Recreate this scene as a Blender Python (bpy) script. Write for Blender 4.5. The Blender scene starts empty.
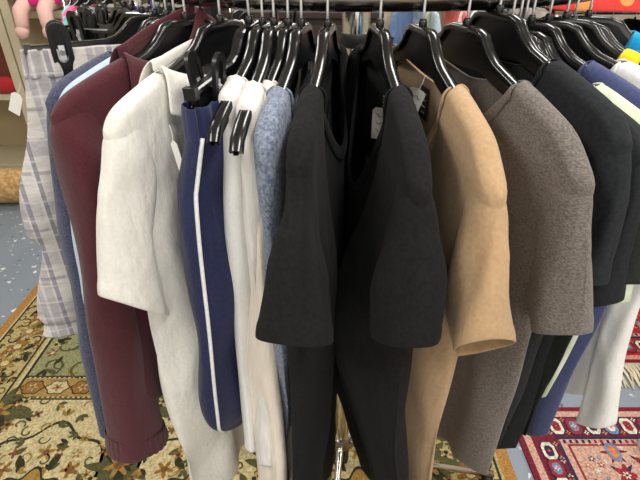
import bpy, bmesh, math, random
from mathutils import Vector, noise
R_ = math.radians
random.seed(7)
scene = bpy.context.scene
COL = scene.collection

# ------------------------------------------------------------------ helpers
def lin(r, g, b):
    f = lambda c: (c/255/12.92) if c/255 <= .04045 else ((c/255+.055)/1.055)**2.4
    return (f(r), f(g), f(b), 1)

def mat_plain(name, rgb, rough=.5, metal=0, spec=.5, emit=0):
    m = bpy.data.materials.new(name); m.use_nodes = True
    p = m.node_tree.nodes['Principled BSDF']
    p.inputs['Base Color'].default_value = lin(*rgb)
    p.inputs['Roughness'].default_value = rough
    p.inputs['Metallic'].default_value = metal
    p.inputs['Specular IOR Level'].default_value = spec
    return m

def mat_fabric(name, rgb, rgb2=None, scale=260, stretch=(1, 1, 1), bump=.25, wrinkle=.25, rough=.9, sheen=.15, wscale=9):
    m = bpy.data.materials.new(name); m.use_nodes = True
    nt = m.node_tree; N = nt.nodes; L = nt.links
    p = N['Principled BSDF']
    p.inputs['Roughness'].default_value = rough
    dark = max(rgb) < 60
    p.inputs['Specular IOR Level'].default_value = .12 if dark else .2
    p.inputs['Sheen Weight'].default_value = sheen*(.12 if dark else 1)
    p.inputs['Sheen Roughness'].default_value = .6
    tc = N.new('ShaderNodeTexCoord'); mp = N.new('ShaderNodeMapping')
    mp.inputs['Scale'].default_value = stretch
    L.new(tc.outputs['Object'], mp.inputs['Vector'])
    n1 = N.new('ShaderNodeTexNoise'); n1.inputs['Scale'].default_value = scale
    n1.inputs['Detail'].default_value = 3
    L.new(mp.outputs['Vector'], n1.inputs['Vector'])
    rp = N.new('ShaderNodeValToRGB')
    rp.color_ramp.elements[0].position = .35; rp.color_ramp.elements[1].position = .65
    a = lin(*rgb); b = lin(*(rgb2 or tuple(min(255, c*1.05+2) for c in rgb)))
    rp.color_ramp.elements[0].color = a; rp.color_ramp.elements[1].color = b
    L.new(n1.outputs['Fac'], rp.inputs['Fac']); L.new(rp.outputs['Color'], p.inputs['Base Color'])
    n2 = N.new('ShaderNodeTexNoise'); n2.inputs['Scale'].default_value = wscale
    n2.inputs['Detail'].default_value = 4; n2.inputs['Distortion'].default_value = .2
    mp2 = N.new('ShaderNodeMapping'); mp2.inputs['Scale'].default_value = (1.6, 1.6, .7)
    L.new(tc.outputs['Object'], mp2.inputs['Vector']); L.new(mp2.outputs['Vector'], n2.inputs['Vector'])
    b1 = N.new('ShaderNodeBump'); b1.inputs['Strength'].default_value = bump; b1.inputs['Distance'].default_value = .0015
    b2 = N.new('ShaderNodeBump'); b2.inputs['Strength'].default_value = wrinkle; b2.inputs['Distance'].default_value = .03
    L.new(n1.outputs['Fac'], b1.inputs['Height']); L.new(n2.outputs['Fac'], b2.inputs['Height'])
    L.new(b2.outputs['Normal'], b1.inputs['Normal']); L.new(b1.outputs['Normal'], p.inputs['Normal'])
    return m

def mesh_obj(name, verts, faces, mat, parent=None, smooth=True, mats=None, fmat=None):
    me = bpy.data.meshes.new(name)
    me.from_pydata([tuple(v) for v in verts], [], faces)
    for m in (mats or [mat]): me.materials.append(m)
    if fmat: me.polygons.foreach_set('material_index', fmat)
    if smooth: me.polygons.foreach_set('use_smooth', [True]*len(me.polygons))
    me.update()
    o = bpy.data.objects.new(name, me); COL.objects.link(o)
    if parent: o.parent = parent
    return o

class MB:
    """collects shapes of one part into one mesh"""
    def __init__(s): s.v = []; s.f = []; s.m = []
    def add(s, v, f, mi=0):
        k = len(s.v); s.v += [tuple(x) for x in v]; s.f += [tuple(i+k for i in q) for q in f]; s.m += [mi]*len(f); return s
    def box(s, c, d, mi=0, rot=0):
        x, y, z = [q/2 for q in d]; ca, sa = math.cos(rot), math.sin(rot)
        v = [(a*x, b*y, e*z) for a in (-1, 1) for b in (-1, 1) for e in (-1, 1)]
        v = [(c[0]+p[0]*ca-p[1]*sa, c[1]+p[0]*sa+p[1]*ca, c[2]+p[2]) for p in v]
        return s.add(v, [(0, 1, 3, 2), (4, 6, 7, 5), (0, 4, 5, 1), (2, 3, 7, 6), (0, 2, 6, 4), (1, 5, 7, 3)], mi)
    def tube(s, pts, r, n=12, mi=0, caps=True, closed=False):
        pts = [Vector(p) for p in pts]; k = len(pts); rr = r if isinstance(r, (list, tuple)) else [r]*k
        vs = []; fs = []; up = None
        for i, p in enumerate(pts):
            if closed: t = pts[(i+1) % k]-pts[i-1]
            else: t = pts[min(i+1, k-1)]-pts[max(i-1, 0)]
            t.normalize()
            if up is None: up = Vector((0, 0, 1)) if abs(t.z) < .9 else Vector((1, 0, 0))
            a = (up-t*up.dot(t)).normalized(); b = t.cross(a); up = a
            for j in range(n):
                q = 2*math.pi*j/n; vs.append(p+(a*math.cos(q)+b*math.sin(q))*rr[i])
        for i in range(k if closed else k-1):
            for j in range(n):
                fs.append((i*n+j, i*n+(j+1) % n, ((i+1) % k)*n+(j+1) % n, ((i+1) % k)*n+j))
        if caps and not closed:
            fs.append(tuple(range(n-1, -1, -1))); fs.append(tuple((k-1)*n+j for j in range(n)))
        return s.add(vs, fs, mi)
    def lathe(s, prof, n=24, mi=0, c=(0, 0, 0), sx=1, sy=1):
        vs = []; fs = []; k = len(prof)
        for r, z in prof:
            for j in range(n):
                q = 2*math.pi*j/n; vs.append((c[0]+r*math.cos(q)*sx, c[1]+r*math.sin(q)*sy, c[2]+z))
        for i in range(k-1):
            for j in range(n): fs.append((i*n+j, i*n+(j+1) % n, (i+1)*n+(j+1) % n, (i+1)*n+j))
        fs.append(tuple(range(n-1, -1, -1))); fs.append(tuple((k-1)*n+j for j in range(n)))
        return s.add(vs, fs, mi)
    def prism(s, poly, w0, w1, mi=0):
        """polygon in x-z extruded along y"""
        n = len(poly); v = [(a, w0, b) for a, b in poly]+[(a, w1, b) for a, b in poly]
        f = [tuple(range(n)), tuple(range(2*n-1, n-1, -1))]+[(i, i+n, (i+1) % n+n, (i+1) % n) for i in range(n)]
        return s.add(v, f, mi)
    def build(s, name, mat, parent=None, smooth=False, mats=None, bevel=0):
        o = mesh_obj(name, s.v, s.f, mat, parent, smooth, mats, s.m)
        if bevel:
            b = o.modifiers.new('bevel', 'BEVEL'); b.width = bevel; b.segments = 2; b.limit_method = 'ANGLE'
        if smooth: fix_normals(o)
        return o

def fix_normals(o):
    bm = bmesh.new(); bm.from_mesh(o.data); bmesh.ops.recalc_face_normals(bm, faces=bm.faces); bm.to_mesh(o.data); bm.free()

def auto_smooth(o, ang=40):
    me = o.data; me.polygons.foreach_set('use_smooth', [True]*len(me.polygons))
    me.set_sharp_from_angle(angle=R_(ang))

def tag(o, label=None, cat=None, group=None, kind=None):
    if label: o['label'] = label
    if cat: o['category'] = cat
    if group: o['group'] = group
    if kind: o['kind'] = kind
    return o

def thing(name, label, cat, loc=(0, 0, 0), rz=0, group=None):
    o = bpy.data.objects.new(name, None); COL.objects.link(o)
    o.location = loc; o.rotation_euler = (0, 0, rz); o.empty_display_size = .05
    return tag(o, label, cat, group)

def kids(o): return [c for c in COL.objects if c.parent == o]
def copy_tree(o, parent=None):
    c = o.copy(); COL.objects.link(c); c.parent = parent
    for ch in kids(o): copy_tree(ch, c)
    return c

def sstep(a, b, x):
    t = max(0, min(1, (x-a)/(b-a))); return t*t*(3-2*t)
def lerp(a, b, t): return a+(b-a)*t
def interp(tab, x):
    if x <= tab[0][0]: return tab[0][1]
    for (a, p), (b, q) in zip(tab, tab[1:]):
        if x <= b:
            t = (x-a)/(b-a); return p+(q-p)*t
    return tab[-1][1]
def sinterp(tab, x):
    if x <= tab[0][0]: return tab[0][1]
    for (a, p), (b, q) in zip(tab, tab[1:]):
        if x <= b:
            t = (x-a)/(b-a); t = t*t*(3-2*t); return p+(q-p)*t
    return tab[-1][1]

def cinterp(tab, x):
    """Catmull-Rom style smooth interpolation with limited slopes"""
    n = len(tab)
    if n < 3: return interp(tab, x)
    if x <= tab[0][0]: return tab[0][1]
    if x >= tab[-1][0]: return tab[-1][1]
    d = [(tab[i+1][1]-tab[i][1])/(tab[i+1][0]-tab[i][0]) for i in range(n-1)]
    m = [d[0]]+[0 if d[i-1]*d[i] <= 0 else 2*d[i-1]*d[i]/(d[i-1]+d[i]) for i in range(1, n-1)]+[d[-1]]
    for i in range(n-1):
        if x <= tab[i+1][0]:
            h = tab[i+1][0]-tab[i][0]; t = (x-tab[i][0])/h
            return (2*t**3-3*t*t+1)*tab[i][1]+(t**3-2*t*t+t)*h*m[i]+(3*t*t-2*t**3)*tab[i+1][1]+(t**3-t*t)*h*m[i+1]
# ------------------------------------------------------------------ materials
M = {}
M['hanger'] = mat_plain('black hanger plastic', (17, 17, 18), .34, 0, .5)
M['rim'] = mat_plain('glossy black plastic rim', (20, 20, 20), .2, 0, .65)
M['wire'] = mat_plain('hook wire', (205, 205, 203), .35, .55)
M['chrome'] = mat_plain('chrome tube', (205, 200, 192), .12, 1)
M['ring'] = mat_plain('chrome rail', (150, 143, 138), .2, 1)
M['blackpl'] = mat_plain('black plastic', (14, 14, 14), .45)
M['tagw'] = mat_plain('white card', (225, 222, 214), .7)
M['ink'] = mat_plain('pen ink', (90, 80, 80), .7)
M['label'] = mat_plain('woven black label', (24, 24, 24), .8)
M['cream'] = mat_plain('cream painted shelf', (206, 194, 165), .55)
M['creamback'] = mat_plain('cream shelf back', (190, 172, 138), .7)
M['wall'] = mat_plain('wall paint', (196, 188, 172), .9)
M['ceil'] = mat_plain('ceiling tile', (215, 213, 206), .9)
M['fringe'] = mat_fabric('rug fringe', (203, 190, 158), (222, 212, 184), 90, (6, 1, 1), .6, 0)

def fab(name, rgb, rgb2=None, **k):
    M[name] = mat_fabric(name, rgb, rgb2, **k); return M[name]
fab('black tee jersey', (20, 20, 21), (26, 26, 27), wrinkle=.2)
fab('washed black jersey', (22, 22, 23), (29, 29, 30), wrinkle=.25)
fab('tan jersey', (172, 141, 105), (181, 150, 114), wrinkle=.3)
fab('grey heather jersey', (84, 78, 73), (122, 113, 106), scale=520, stretch=(.7, .7, 1.6), wrinkle=.22)
fab('charcoal jersey', (36, 38, 40), (43, 45, 48), wrinkle=.3)
fab('dark jersey', (32, 34, 36), (38, 40, 42), wrinkle=.3)
fab('forest black jersey', (38, 41, 38), (45, 48, 44), wrinkle=.3)
fab('white pique', (219, 216, 207), (226, 223, 215), wrinkle=.5, wscale=11)
fab('maroon fleece', (70, 25, 33), (80, 30, 39), scale=400, wrinkle=.2)
fab('navy heather', (50, 54, 76), (82, 85, 108), scale=420)
fab('pale blue jersey', (178, 196, 212), (188, 205, 219))
fab('navy tricot', (34, 38, 70), (41, 46, 80), rough=.5, sheen=.04, wrinkle=.45)
fab('navy rib', (28, 33, 68), (38, 44, 84), stretch=(1, 1, .05), scale=120, bump=.8)
fab('white piping', (226, 224, 222), None, wrinkle=0)
fab('white knit', (214, 210, 203), (228, 224, 218), stretch=(1, 1, .12), scale=180, bump=.5, wrinkle=.5)
fab('cream knit', (222, 211, 196), (231, 221, 207), stretch=(1, 1, .12), scale=160, bump=.5, wrinkle=.5)
fab('blue grey heather', (88, 98, 118), (142, 150, 166), scale=300, wrinkle=.4)
fab('grey marl', (108, 108, 114), (156, 156, 161), scale=300)
fab('navy cotton', (40, 44, 80), (52, 56, 94))
fab('slate blue cotton', (54, 60, 98), (62, 68, 108))
fab('pale green print', (186, 197, 166), (214, 220, 200), scale=45, wrinkle=.2)
fab('white cotton', (226, 225, 220), (232, 231, 227), wrinkle=.28, wscale=8)
fab('yellow cotton', (226, 200, 26), (234, 210, 40))
fab('cyan cotton', (18, 152, 200), (26, 164, 212))
fab('blue cotton', (70, 118, 188), (80, 130, 200))
fab('teal cotton', (20, 112, 140), (28, 122, 150))

def mat_plaid():
    m = bpy.data.materials.new('plaid cotton'); m.use_nodes = True
    nt = m.node_tree; N = nt.nodes; L = nt.links; p = N['Principled BSDF']
    p.inputs['Roughness'].default_value = .9; p.inputs['Specular IOR Level'].default_value = .2
    tc = N.new('ShaderNodeTexCoord'); sx = N.new('ShaderNodeSeparateXYZ'); L.new(tc.outputs['Object'], sx.inputs[0])
    def stripe(axis, per, ph, width):
        a = N.new('ShaderNodeMath'); a.operation = 'MULTIPLY_ADD'; L.new(sx.outputs[axis], a.inputs[0]); a.inputs[1].default_value = 1/per; a.inputs[2].default_value = ph
        b = N.new('ShaderNodeMath'); b.operation = 'FRACT'; L.new(a.outputs[0], b.inputs[0])
        c = N.new('ShaderNodeMath'); c.operation = 'LESS_THAN'; L.new(b.outputs[0], c.inputs[0]); c.inputs[1].default_value = width
        return c.outputs[0]
    base = lin(200, 195, 190)
    last = None
    for ax, per, ph, wd, col, fac in ((0, .075, 0, .3, (154, 150, 155), .6), (2, .085, .3, .28, (158, 155, 160), .6),
                                      (0, .075, .42, .07, (108, 106, 124), .7), (2, .085, .6, .06, (130, 128, 140), .6), (0, .075, .12, .08, (112, 109, 128), .7),
                                      (0, .025, .2, .12, (150, 148, 160), .3), (2, .0283, .2, .1, (212, 208, 204), .5), (0, .0375, .7, .1, (214, 210, 206), .5)):
        s = stripe(ax, per, ph, wd); mu = N.new('ShaderNodeMath'); mu.operation = 'MULTIPLY'; L.new(s, mu.inputs[0]); mu.inputs[1].default_value = fac
        mx = N.new('ShaderNodeMix'); mx.data_type = 'RGBA'; L.new(mu.outputs[0], mx.inputs['Factor'])
        if last is None: mx.inputs['A'].default_value = base
        else: L.new(last, mx.inputs['A'])
        mx.inputs['B'].default_value = lin(*col); last = mx.outputs['Result']
    L.new(last, p.inputs['Base Color'])
    n = N.new('ShaderNodeTexNoise'); n.inputs['Scale'].default_value = 25; n.inputs['Detail'].default_value = 4
    mp = N.new('ShaderNodeMapping'); mp.inputs['Scale'].default_value = (1, 1, 2); L.new(tc.outputs['Object'], mp.inputs[0]); L.new(mp.outputs[0], n.inputs['Vector'])
    b = N.new('ShaderNodeBump'); b.inputs['Strength'].default_value = .5; b.inputs['Distance'].default_value = .012
    L.new(n.outputs['Fac'], b.inputs['Height']); L.new(b.outputs[0], p.inputs['Normal'])
    return m
M['plaid'] = mat_plaid()

def mat_floor():
    m = bpy.data.materials.new('speckled vinyl floor'); m.use_nodes = True
    nt = m.node_tree; N = nt.nodes; L = nt.links; p = N['Principled BSDF']
    p.inputs['Roughness'].default_value = .42
    tc = N.new('ShaderNodeTexCoord')
    base = None
    mx0 = N.new('ShaderNodeMix'); mx0.data_type = 'RGBA'
    n = N.new('ShaderNodeTexNoise'); n.inputs['Scale'].default_value = 6; L.new(tc.outputs['Object'], n.inputs['Vector'])
    L.new(n.outputs['Fac'], mx0.inputs['Factor'])
    mx0.inputs['A'].default_value = lin(118, 128, 138); mx0.inputs['B'].default_value = lin(134, 143, 152)
    last = mx0.outputs['Result']
    for sc, th, col in ((14, .17, (206, 208, 206)), (22, .14, (190, 196, 200)), (17, .13, (88, 98, 112))):
        d = N.new('ShaderNodeTexNoise'); d.inputs['Scale'].default_value = 40; L.new(tc.outputs['Object'], d.inputs['Vector'])
        ad = N.new('ShaderNodeMix'); ad.data_type = 'RGBA'; ad.inputs['Factor'].default_value = .035
        mp = N.new('ShaderNodeMapping'); mp.inputs['Location'].default_value = (sc, sc*.3, 0); L.new(tc.outputs['Object'], mp.inputs[0])
        L.new(mp.outputs[0], ad.inputs['A']); L.new(d.outputs['Color'], ad.inputs['B'])
        v = N.new('ShaderNodeTexVoronoi'); v.inputs['Scale'].default_value = sc; L.new(ad.outputs['Result'], v.inputs['Vector'])
        l = N.new('ShaderNodeMath'); l.operation = 'LESS_THAN'; L.new(v.outputs['Distance'], l.inputs[0]); l.inputs[1].default_value = th
        mx = N.new('ShaderNodeMix'); mx.data_type = 'RGBA'; L.new(l.outputs[0], mx.inputs['Factor']); L.new(last, mx.inputs['A']); mx.inputs['B'].default_value = lin(*col)
        last = mx.outputs['Result']
    L.new(last, p.inputs['Base Color'])
    return m
M['floor'] = mat_floor()

def mat_wool(name, rgb):
    a = tuple(max(0, c*.82) for c in rgb); return mat_fabric(name, a, tuple(min(255, c*1.08) for c in rgb), 120, bump=.6, wrinkle=0, sheen=0)

# ------------------------------------------------------------------ setting
def struct(name, mb, mat):
    o = mb.build(name, mat); o['kind'] = 'structure'; return o
X0, X1, Y0, Y1, ZC = -3.4, 4.2, -2.6, 6.2, 2.9
struct('floor', MB().box(((X0+X1)/2, (Y0+Y1)/2, -.05), (X1-X0, Y1-Y0, .1)), M['floor'])
struct('ceiling', MB().box(((X0+X1)/2, (Y0+Y1)/2, ZC+.05), (X1-X0, Y1-Y0, .1)), M['ceil'])
struct('wall_left', MB().box((X0-.05, (Y0+Y1)/2, ZC/2), (.1, Y1-Y0, ZC)), M['wall'])
struct('wall_right', MB().box((X1+.05, (Y0+Y1)/2, ZC/2), (.1, Y1-Y0, ZC)), M['wall'])
struct('wall_back', MB().box(((X0+X1)/2, Y1+.05, ZC/2), (X1-X0+.2, .1, ZC)), M['wall'])
struct('wall_front', MB().box(((X0+X1)/2, Y0-.05, ZC/2), (X1-X0+.2, .1, ZC)), M['wall'])

# ------------------------------------------------------------------ rugs
def flower(mb, x, y, r, n, mi, mc, z, rot=0, asp=1.0):
    k = 6*n; v = [(x, y, z)]
    for i in range(k):
        a = 2*math.pi*i/k; q = r*(.66+.34*math.cos(n*a)); v.append((x+q*math.cos(a+rot), y+q*math.sin(a+rot)*asp, z))
    mb.add(v, [(0, i+1, (i+1) % k+1) for i in range(k)], mi)
    v = [(x, y, z+.0004)]
    for i in range(10):
        a = 2*math.pi*i/10; v.append((x+r*.32*math.cos(a), y+r*.32*math.sin(a)*asp, z+.0004))
    mb.add(v, [(0, i+1, (i+1) % 10+1) for i in range(10)], mc)
def blob(mb, pts, mi, z):
    n = len(pts); cx = sum(p[0] for p in pts)/n; cy = sum(p[1] for p in pts)/n
    mb.add([(cx, cy, z)]+[(a, b, z) for a, b in pts], [(0, i+1, (i+1) % n+1) for i in range(n)], mi)
def lobed(mb, x, y, rx, ry, n, mi, z, amp=.12, seg=72):
    blob(mb, [(x+rx*(1+amp*math.cos(n*a))*math.cos(a), y+ry*(1+amp*math.cos(n*a))*math.sin(a)) for a in [2*math.pi*i/seg for i in range(seg)]], mi, z)
def poly8(mb, x, y, rx, ry, mi, z, c=.55):
    p = [(rx, ry*c), (rx*c, ry), (-rx*c, ry), (-rx, ry*c), (-rx, -ry*c), (-rx*c, -ry), (rx*c, -ry), (rx, -ry*c)]
    blob(mb, [(x+a, y+b) for a, b in p], mi, z)
def leaf(mb, x, y, l, w, a, mi, z):
    p = []
    for i in range(13):
        t = i/12; p.append((l*t, w*math.sin(math.pi*t)**.8))
    for i in range(11, 0, -1):
        t = i/12; p.append((l*t, -w*math.sin(math.pi*t)**.8*.6))
    ca, sa = math.cos(a), math.sin(a)
    blob(mb, [(x+u*ca-v*sa, y+u*sa+v*ca) for u, v in p], mi, z)
def ribbon(mb, pts, w, mi, z):
    vs = []; n = len(pts)
    for i, (x, y) in enumerate(pts):
        a = pts[max(i-1, 0)]; b = pts[min(i+1, n-1)]; dx, dy = b[0]-a[0], b[1]-a[1]; l = math.hypot(dx, dy) or 1
        vs += [(x-dy/l*w/2, y+dx/l*w/2, z), (x+dy/l*w/2, y-dx/l*w/2, z)]
    mb.add(vs, [(2*i, 2*i+1, 2*i+3, 2*i+2) for i in range(n-1)], mi)
def rect(mb, x0, y0, x1, y1, mi, z): mb.add([(x0, y0, z), (x1, y0, z), (x1, y1, z), (x0, y1, z)], [(0, 1, 2, 3)], mi)
def scroll(mb, x, y, r, a0, turn, mi, z, w=.008):
    pts = []
    for i in range(22):
        t = i/21; a = a0+turn*t*4.6; q = r*(1-.78*t); pts.append((x+q*math.cos(a), y+q*math.sin(a)))
    ribbon(mb, pts, w, mi, z)

ZT = .008
def rug_gold():
    cols = [(150, 122, 68), (166, 150, 102), (48, 48, 34), (132, 94, 46), (142, 112, 56), (130, 130, 92), (112, 72, 44), (180, 166, 124), (78, 76, 46), (162, 116, 60)]
    mats = [mat_wool('rug wool %d' % i, c) for i, c in enumerate(cols)]
    GOLDF, CREAM, DARK, OCH, GOLD, SAGE, RUST, IVORY, OLIVE, EDGE = range(10)
    x0, x1, y0, y1 = -1.55, .58, -1.25, 1.85
    mb = MB(); mb.box(((x0+x1)/2, (y0+y1)/2, ZT/2), (x1-x0, y1-y0, ZT), EDGE)
    z = ZT+.0006
    rect(mb, x0+.04, y0+.04, x1-.04, y1-.04, CREAM, z)           # outer border ground
    rect(mb, x0+.26, y0+.26, x1-.26, y1-.26, IVORY, z+.0006)     # guard
    rect(mb, x0+.272, y0+.272, x1-.272, y1-.272, DARK, z+.001)
    rect(mb, x0+.284, y0+.284, x1-.284, y1-.284, SAGE, z+.0014)
    rnd = random.Random(3)
    zz = z+.002
    # border motifs, left / right strips
    for sx_, xx in ((1, x0+.15), (-1, x1-.15)):
        y = y0+.1; k = 0
        while y < y1-.05:
            flower(mb, xx, y, .05, 5, OCH if k % 2 else GOLD, IVORY, zz+.001, k)
            for q in range(5):
                a = rnd.uniform(0, 6.28); leaf(mb, xx+rnd.uniform(-.06, .06), y+.05+rnd.uniform(-.03, .03), .055, .013, a, rnd.choice([DARK, OLIVE, OLIVE, OCH]), zz)
            scroll(mb, xx+.05, y+.05, .04, k, 1, DARK, zz+.0005, .006); scroll(mb, xx-.05, y+.05, .04, k+3, -1, DARK, zz+.0005, .006)
            y += .1; k += 1
        ribbon(mb, [(xx-.095, y0+.04), (xx-.095, y1-.04)], .008, DARK, zz); ribbon(mb, [(xx+.095, y0+.04), (xx+.095, y1-.04)], .008, DARK, zz)
        ribbon(mb, [(xx-.103, y0+.04), (xx-.103, y1-.04)], .008, IVORY, zz)
    fx0, fx1 = x0+.284, x1-.284
    # two cross bands of cartouches, ivory medallion field between
    for by in (.32, -.7):
        rect(mb, fx0, by-.062, fx1, by+.062, DARK, zz-.0004); rect(mb, fx0, by-.054, fx1, by+.054, IVORY, zz); rect(mb, fx0, by-.046, fx1, by+.046, GOLDF, zz+.0003)
        x = fx0+.05; k = 0
        while x < fx1-.04:
            lobed(mb, x, by, .046, .036, 6, DARK, zz+.0006, .1, 36); lobed(mb, x, by, .041, .031, 6, IVORY if k % 2 else OCH, zz+.0009, .1, 36)
            flower(mb, x, by, .022, 5, GOLD if k % 2 else CREAM, RUST, zz+.0012, k); x += .1; k += 1
        xs = fx0
        while xs < fx1-.02:
            rect(mb, xs, by-.053, xs+.01, by-.047, DARK, zz+.0006); rect(mb, xs, by+.047, xs+.01, by+.053, DARK, zz+.0006); xs += .02
    rect(mb, fx0, -.638, fx1, .258, IVORY, zz)
    def filler(xa, ya, xb, yb, step, z0, leaves, flowers, dens=1.0):
        y = ya+step/2
        while y < yb:
            x = xa+step/2
            while x < xb:
                if rnd.random() < dens:
                    jx, jy = x+rnd.uniform(-.3, .3)*step, y+rnd.uniform(-.3, .3)*step; t = rnd.random()
                    if t < .4:
                        a = rnd.uniform(0, 6.28)
                        for q in range(3): leaf(mb, jx, jy, step*.62, step*.15, a+(q-1)*.75, rnd.choice(leaves), z0+.0001*q)
                    elif t < .75: flower(mb, jx, jy, step*.36, rnd.choice([4, 5, 6]), rnd.choice(flowers), rnd.choice([RUST, IVORY, DARK]), z0+.0004, a if t < .4 else t*9)
                    else: scroll(mb, jx, jy, step*.45, rnd.uniform(0, 6), rnd.choice([1, -1]), rnd.choice(leaves), z0+.0002, step*.1)
                x += step
            y += step
    filler(fx0, -.63, fx1, .25, .056, zz+.0016, [DARK, OLIVE, OLIVE, GOLD], [GOLD, OCH, GOLDF, RUST], .8)
    filler(fx0, .39, fx1, y1-.29, .075, zz-.0003, [DARK, OLIVE, OCH, OLIVE], [GOLD, OCH, CREAM, RUST], .8)
    for xa in (x0+.05, x1-.25): filler(xa, y0+.05, xa+.2, y1-.05, .048, zz-.0008, [DARK, OLIVE, OLIVE, OCH], [GOLD, OCH, IVORY, RUST], .9)
    # far panel and near panel: sage ground with scrolling stems
    for (ya, yb) in ((.4, 1.55), (-1.0, -.78)):
        x = fx0+.08
        while x < fx1-.05:
            y = ya+.04
            while y < yb:
                jx, jy = x+rnd.uniform(-.02, .02), y+rnd.uniform(-.02, .02)
                scroll(mb, jx, jy, .06, rnd.uniform(0, 6), rnd.choice([1, -1]), rnd.choice([DARK, OLIVE, OLIVE]), zz, .01)
                if rnd.random() < .75: flower(mb, jx+.05, jy+.04, .03, rnd.choice([4, 5, 6]), rnd.choice([OCH, GOLD, RUST, GOLD, CREAM]), rnd.choice([RUST, IVORY]), zz+.0006, rnd.random())
                for q in range(2): leaf(mb, jx+rnd.uniform(-.06, .06), jy+rnd.uniform(-.06, .06), .055, .013, rnd.uniform(0, 6.28), rnd.choice([OLIVE, DARK, OCH]), zz+.0003)
                y += .13
            x += .12
    # ivory field: dark-green corner sprays + lobed medallions and flowers
    for cx in (-1.02, -.48, .06):
        cy = -.19
        lobed(mb, cx, cy, .25, .33, 8, DARK, zz+.0004, .07); lobed(mb, cx, cy, .238, .318, 8, IVORY, zz+.0008, .07)
        for k in range(8):
            a = math.pi/4*k; flower(mb, cx+.16*math.cos(a), cy+.22*math.sin(a), .034, 5, [GOLD, OCH][k % 2], RUST, zz+.0018, a)
            leaf(mb, cx+.11*math.cos(a+.4), cy+.16*math.sin(a+.4), .075, .018, a+.6, DARK, zz+.0012)
            leaf(mb, cx+.19*math.cos(a+.4), cy+.26*math.sin(a+.4), .05, .014, a+2.2, OLIVE, zz+.0014)
        lobed(mb, cx, cy, .115, .15, 8, DARK, zz+.0022, .12); lobed(mb, cx, cy, .105, .14, 8, GOLD, zz+.0026, .12)
        lobed(mb, cx, cy, .06, .08, 6, OLIVE, zz+.003, .15); flower(mb, cx, cy, .05, 6, CREAM, RUST, zz+.0034)
        for k in range(6): flower(mb, cx+.085*math.cos(k*1.047), cy+.11*math.sin(k*1.047), .018, 5, CREAM, RUST, zz+.0034)
    for cx in (-1.28, -.75, -.21, .29):
        for cy in (.2, -.02, -.36, -.58):
            lobed(mb, cx, cy, .1, .075, 5, OLIVE, zz+.0004, .2)
            for k in range(7): leaf(mb, cx, cy, .12, .022, k*.9+cx*3, DARK if k % 2 else OLIVE, zz+.0007+.0001*k)
            flower(mb, cx, cy, .05, 6, GOLD, RUST, zz+.0024, cx)
            for k in range(4): flower(mb, cx+.1*math.cos(k*1.57+.7), cy+.075*math.sin(k*1.57+.7), .025, 5, OCH if k % 2 else CREAM, DARK, zz+.0024)
    o = mb.build('rug', mats[0], None, False, mats)
    return tag(o, 'gold, cream and olive floral rug spread under the round clothes rack', 'rug')
rug_gold()

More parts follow.
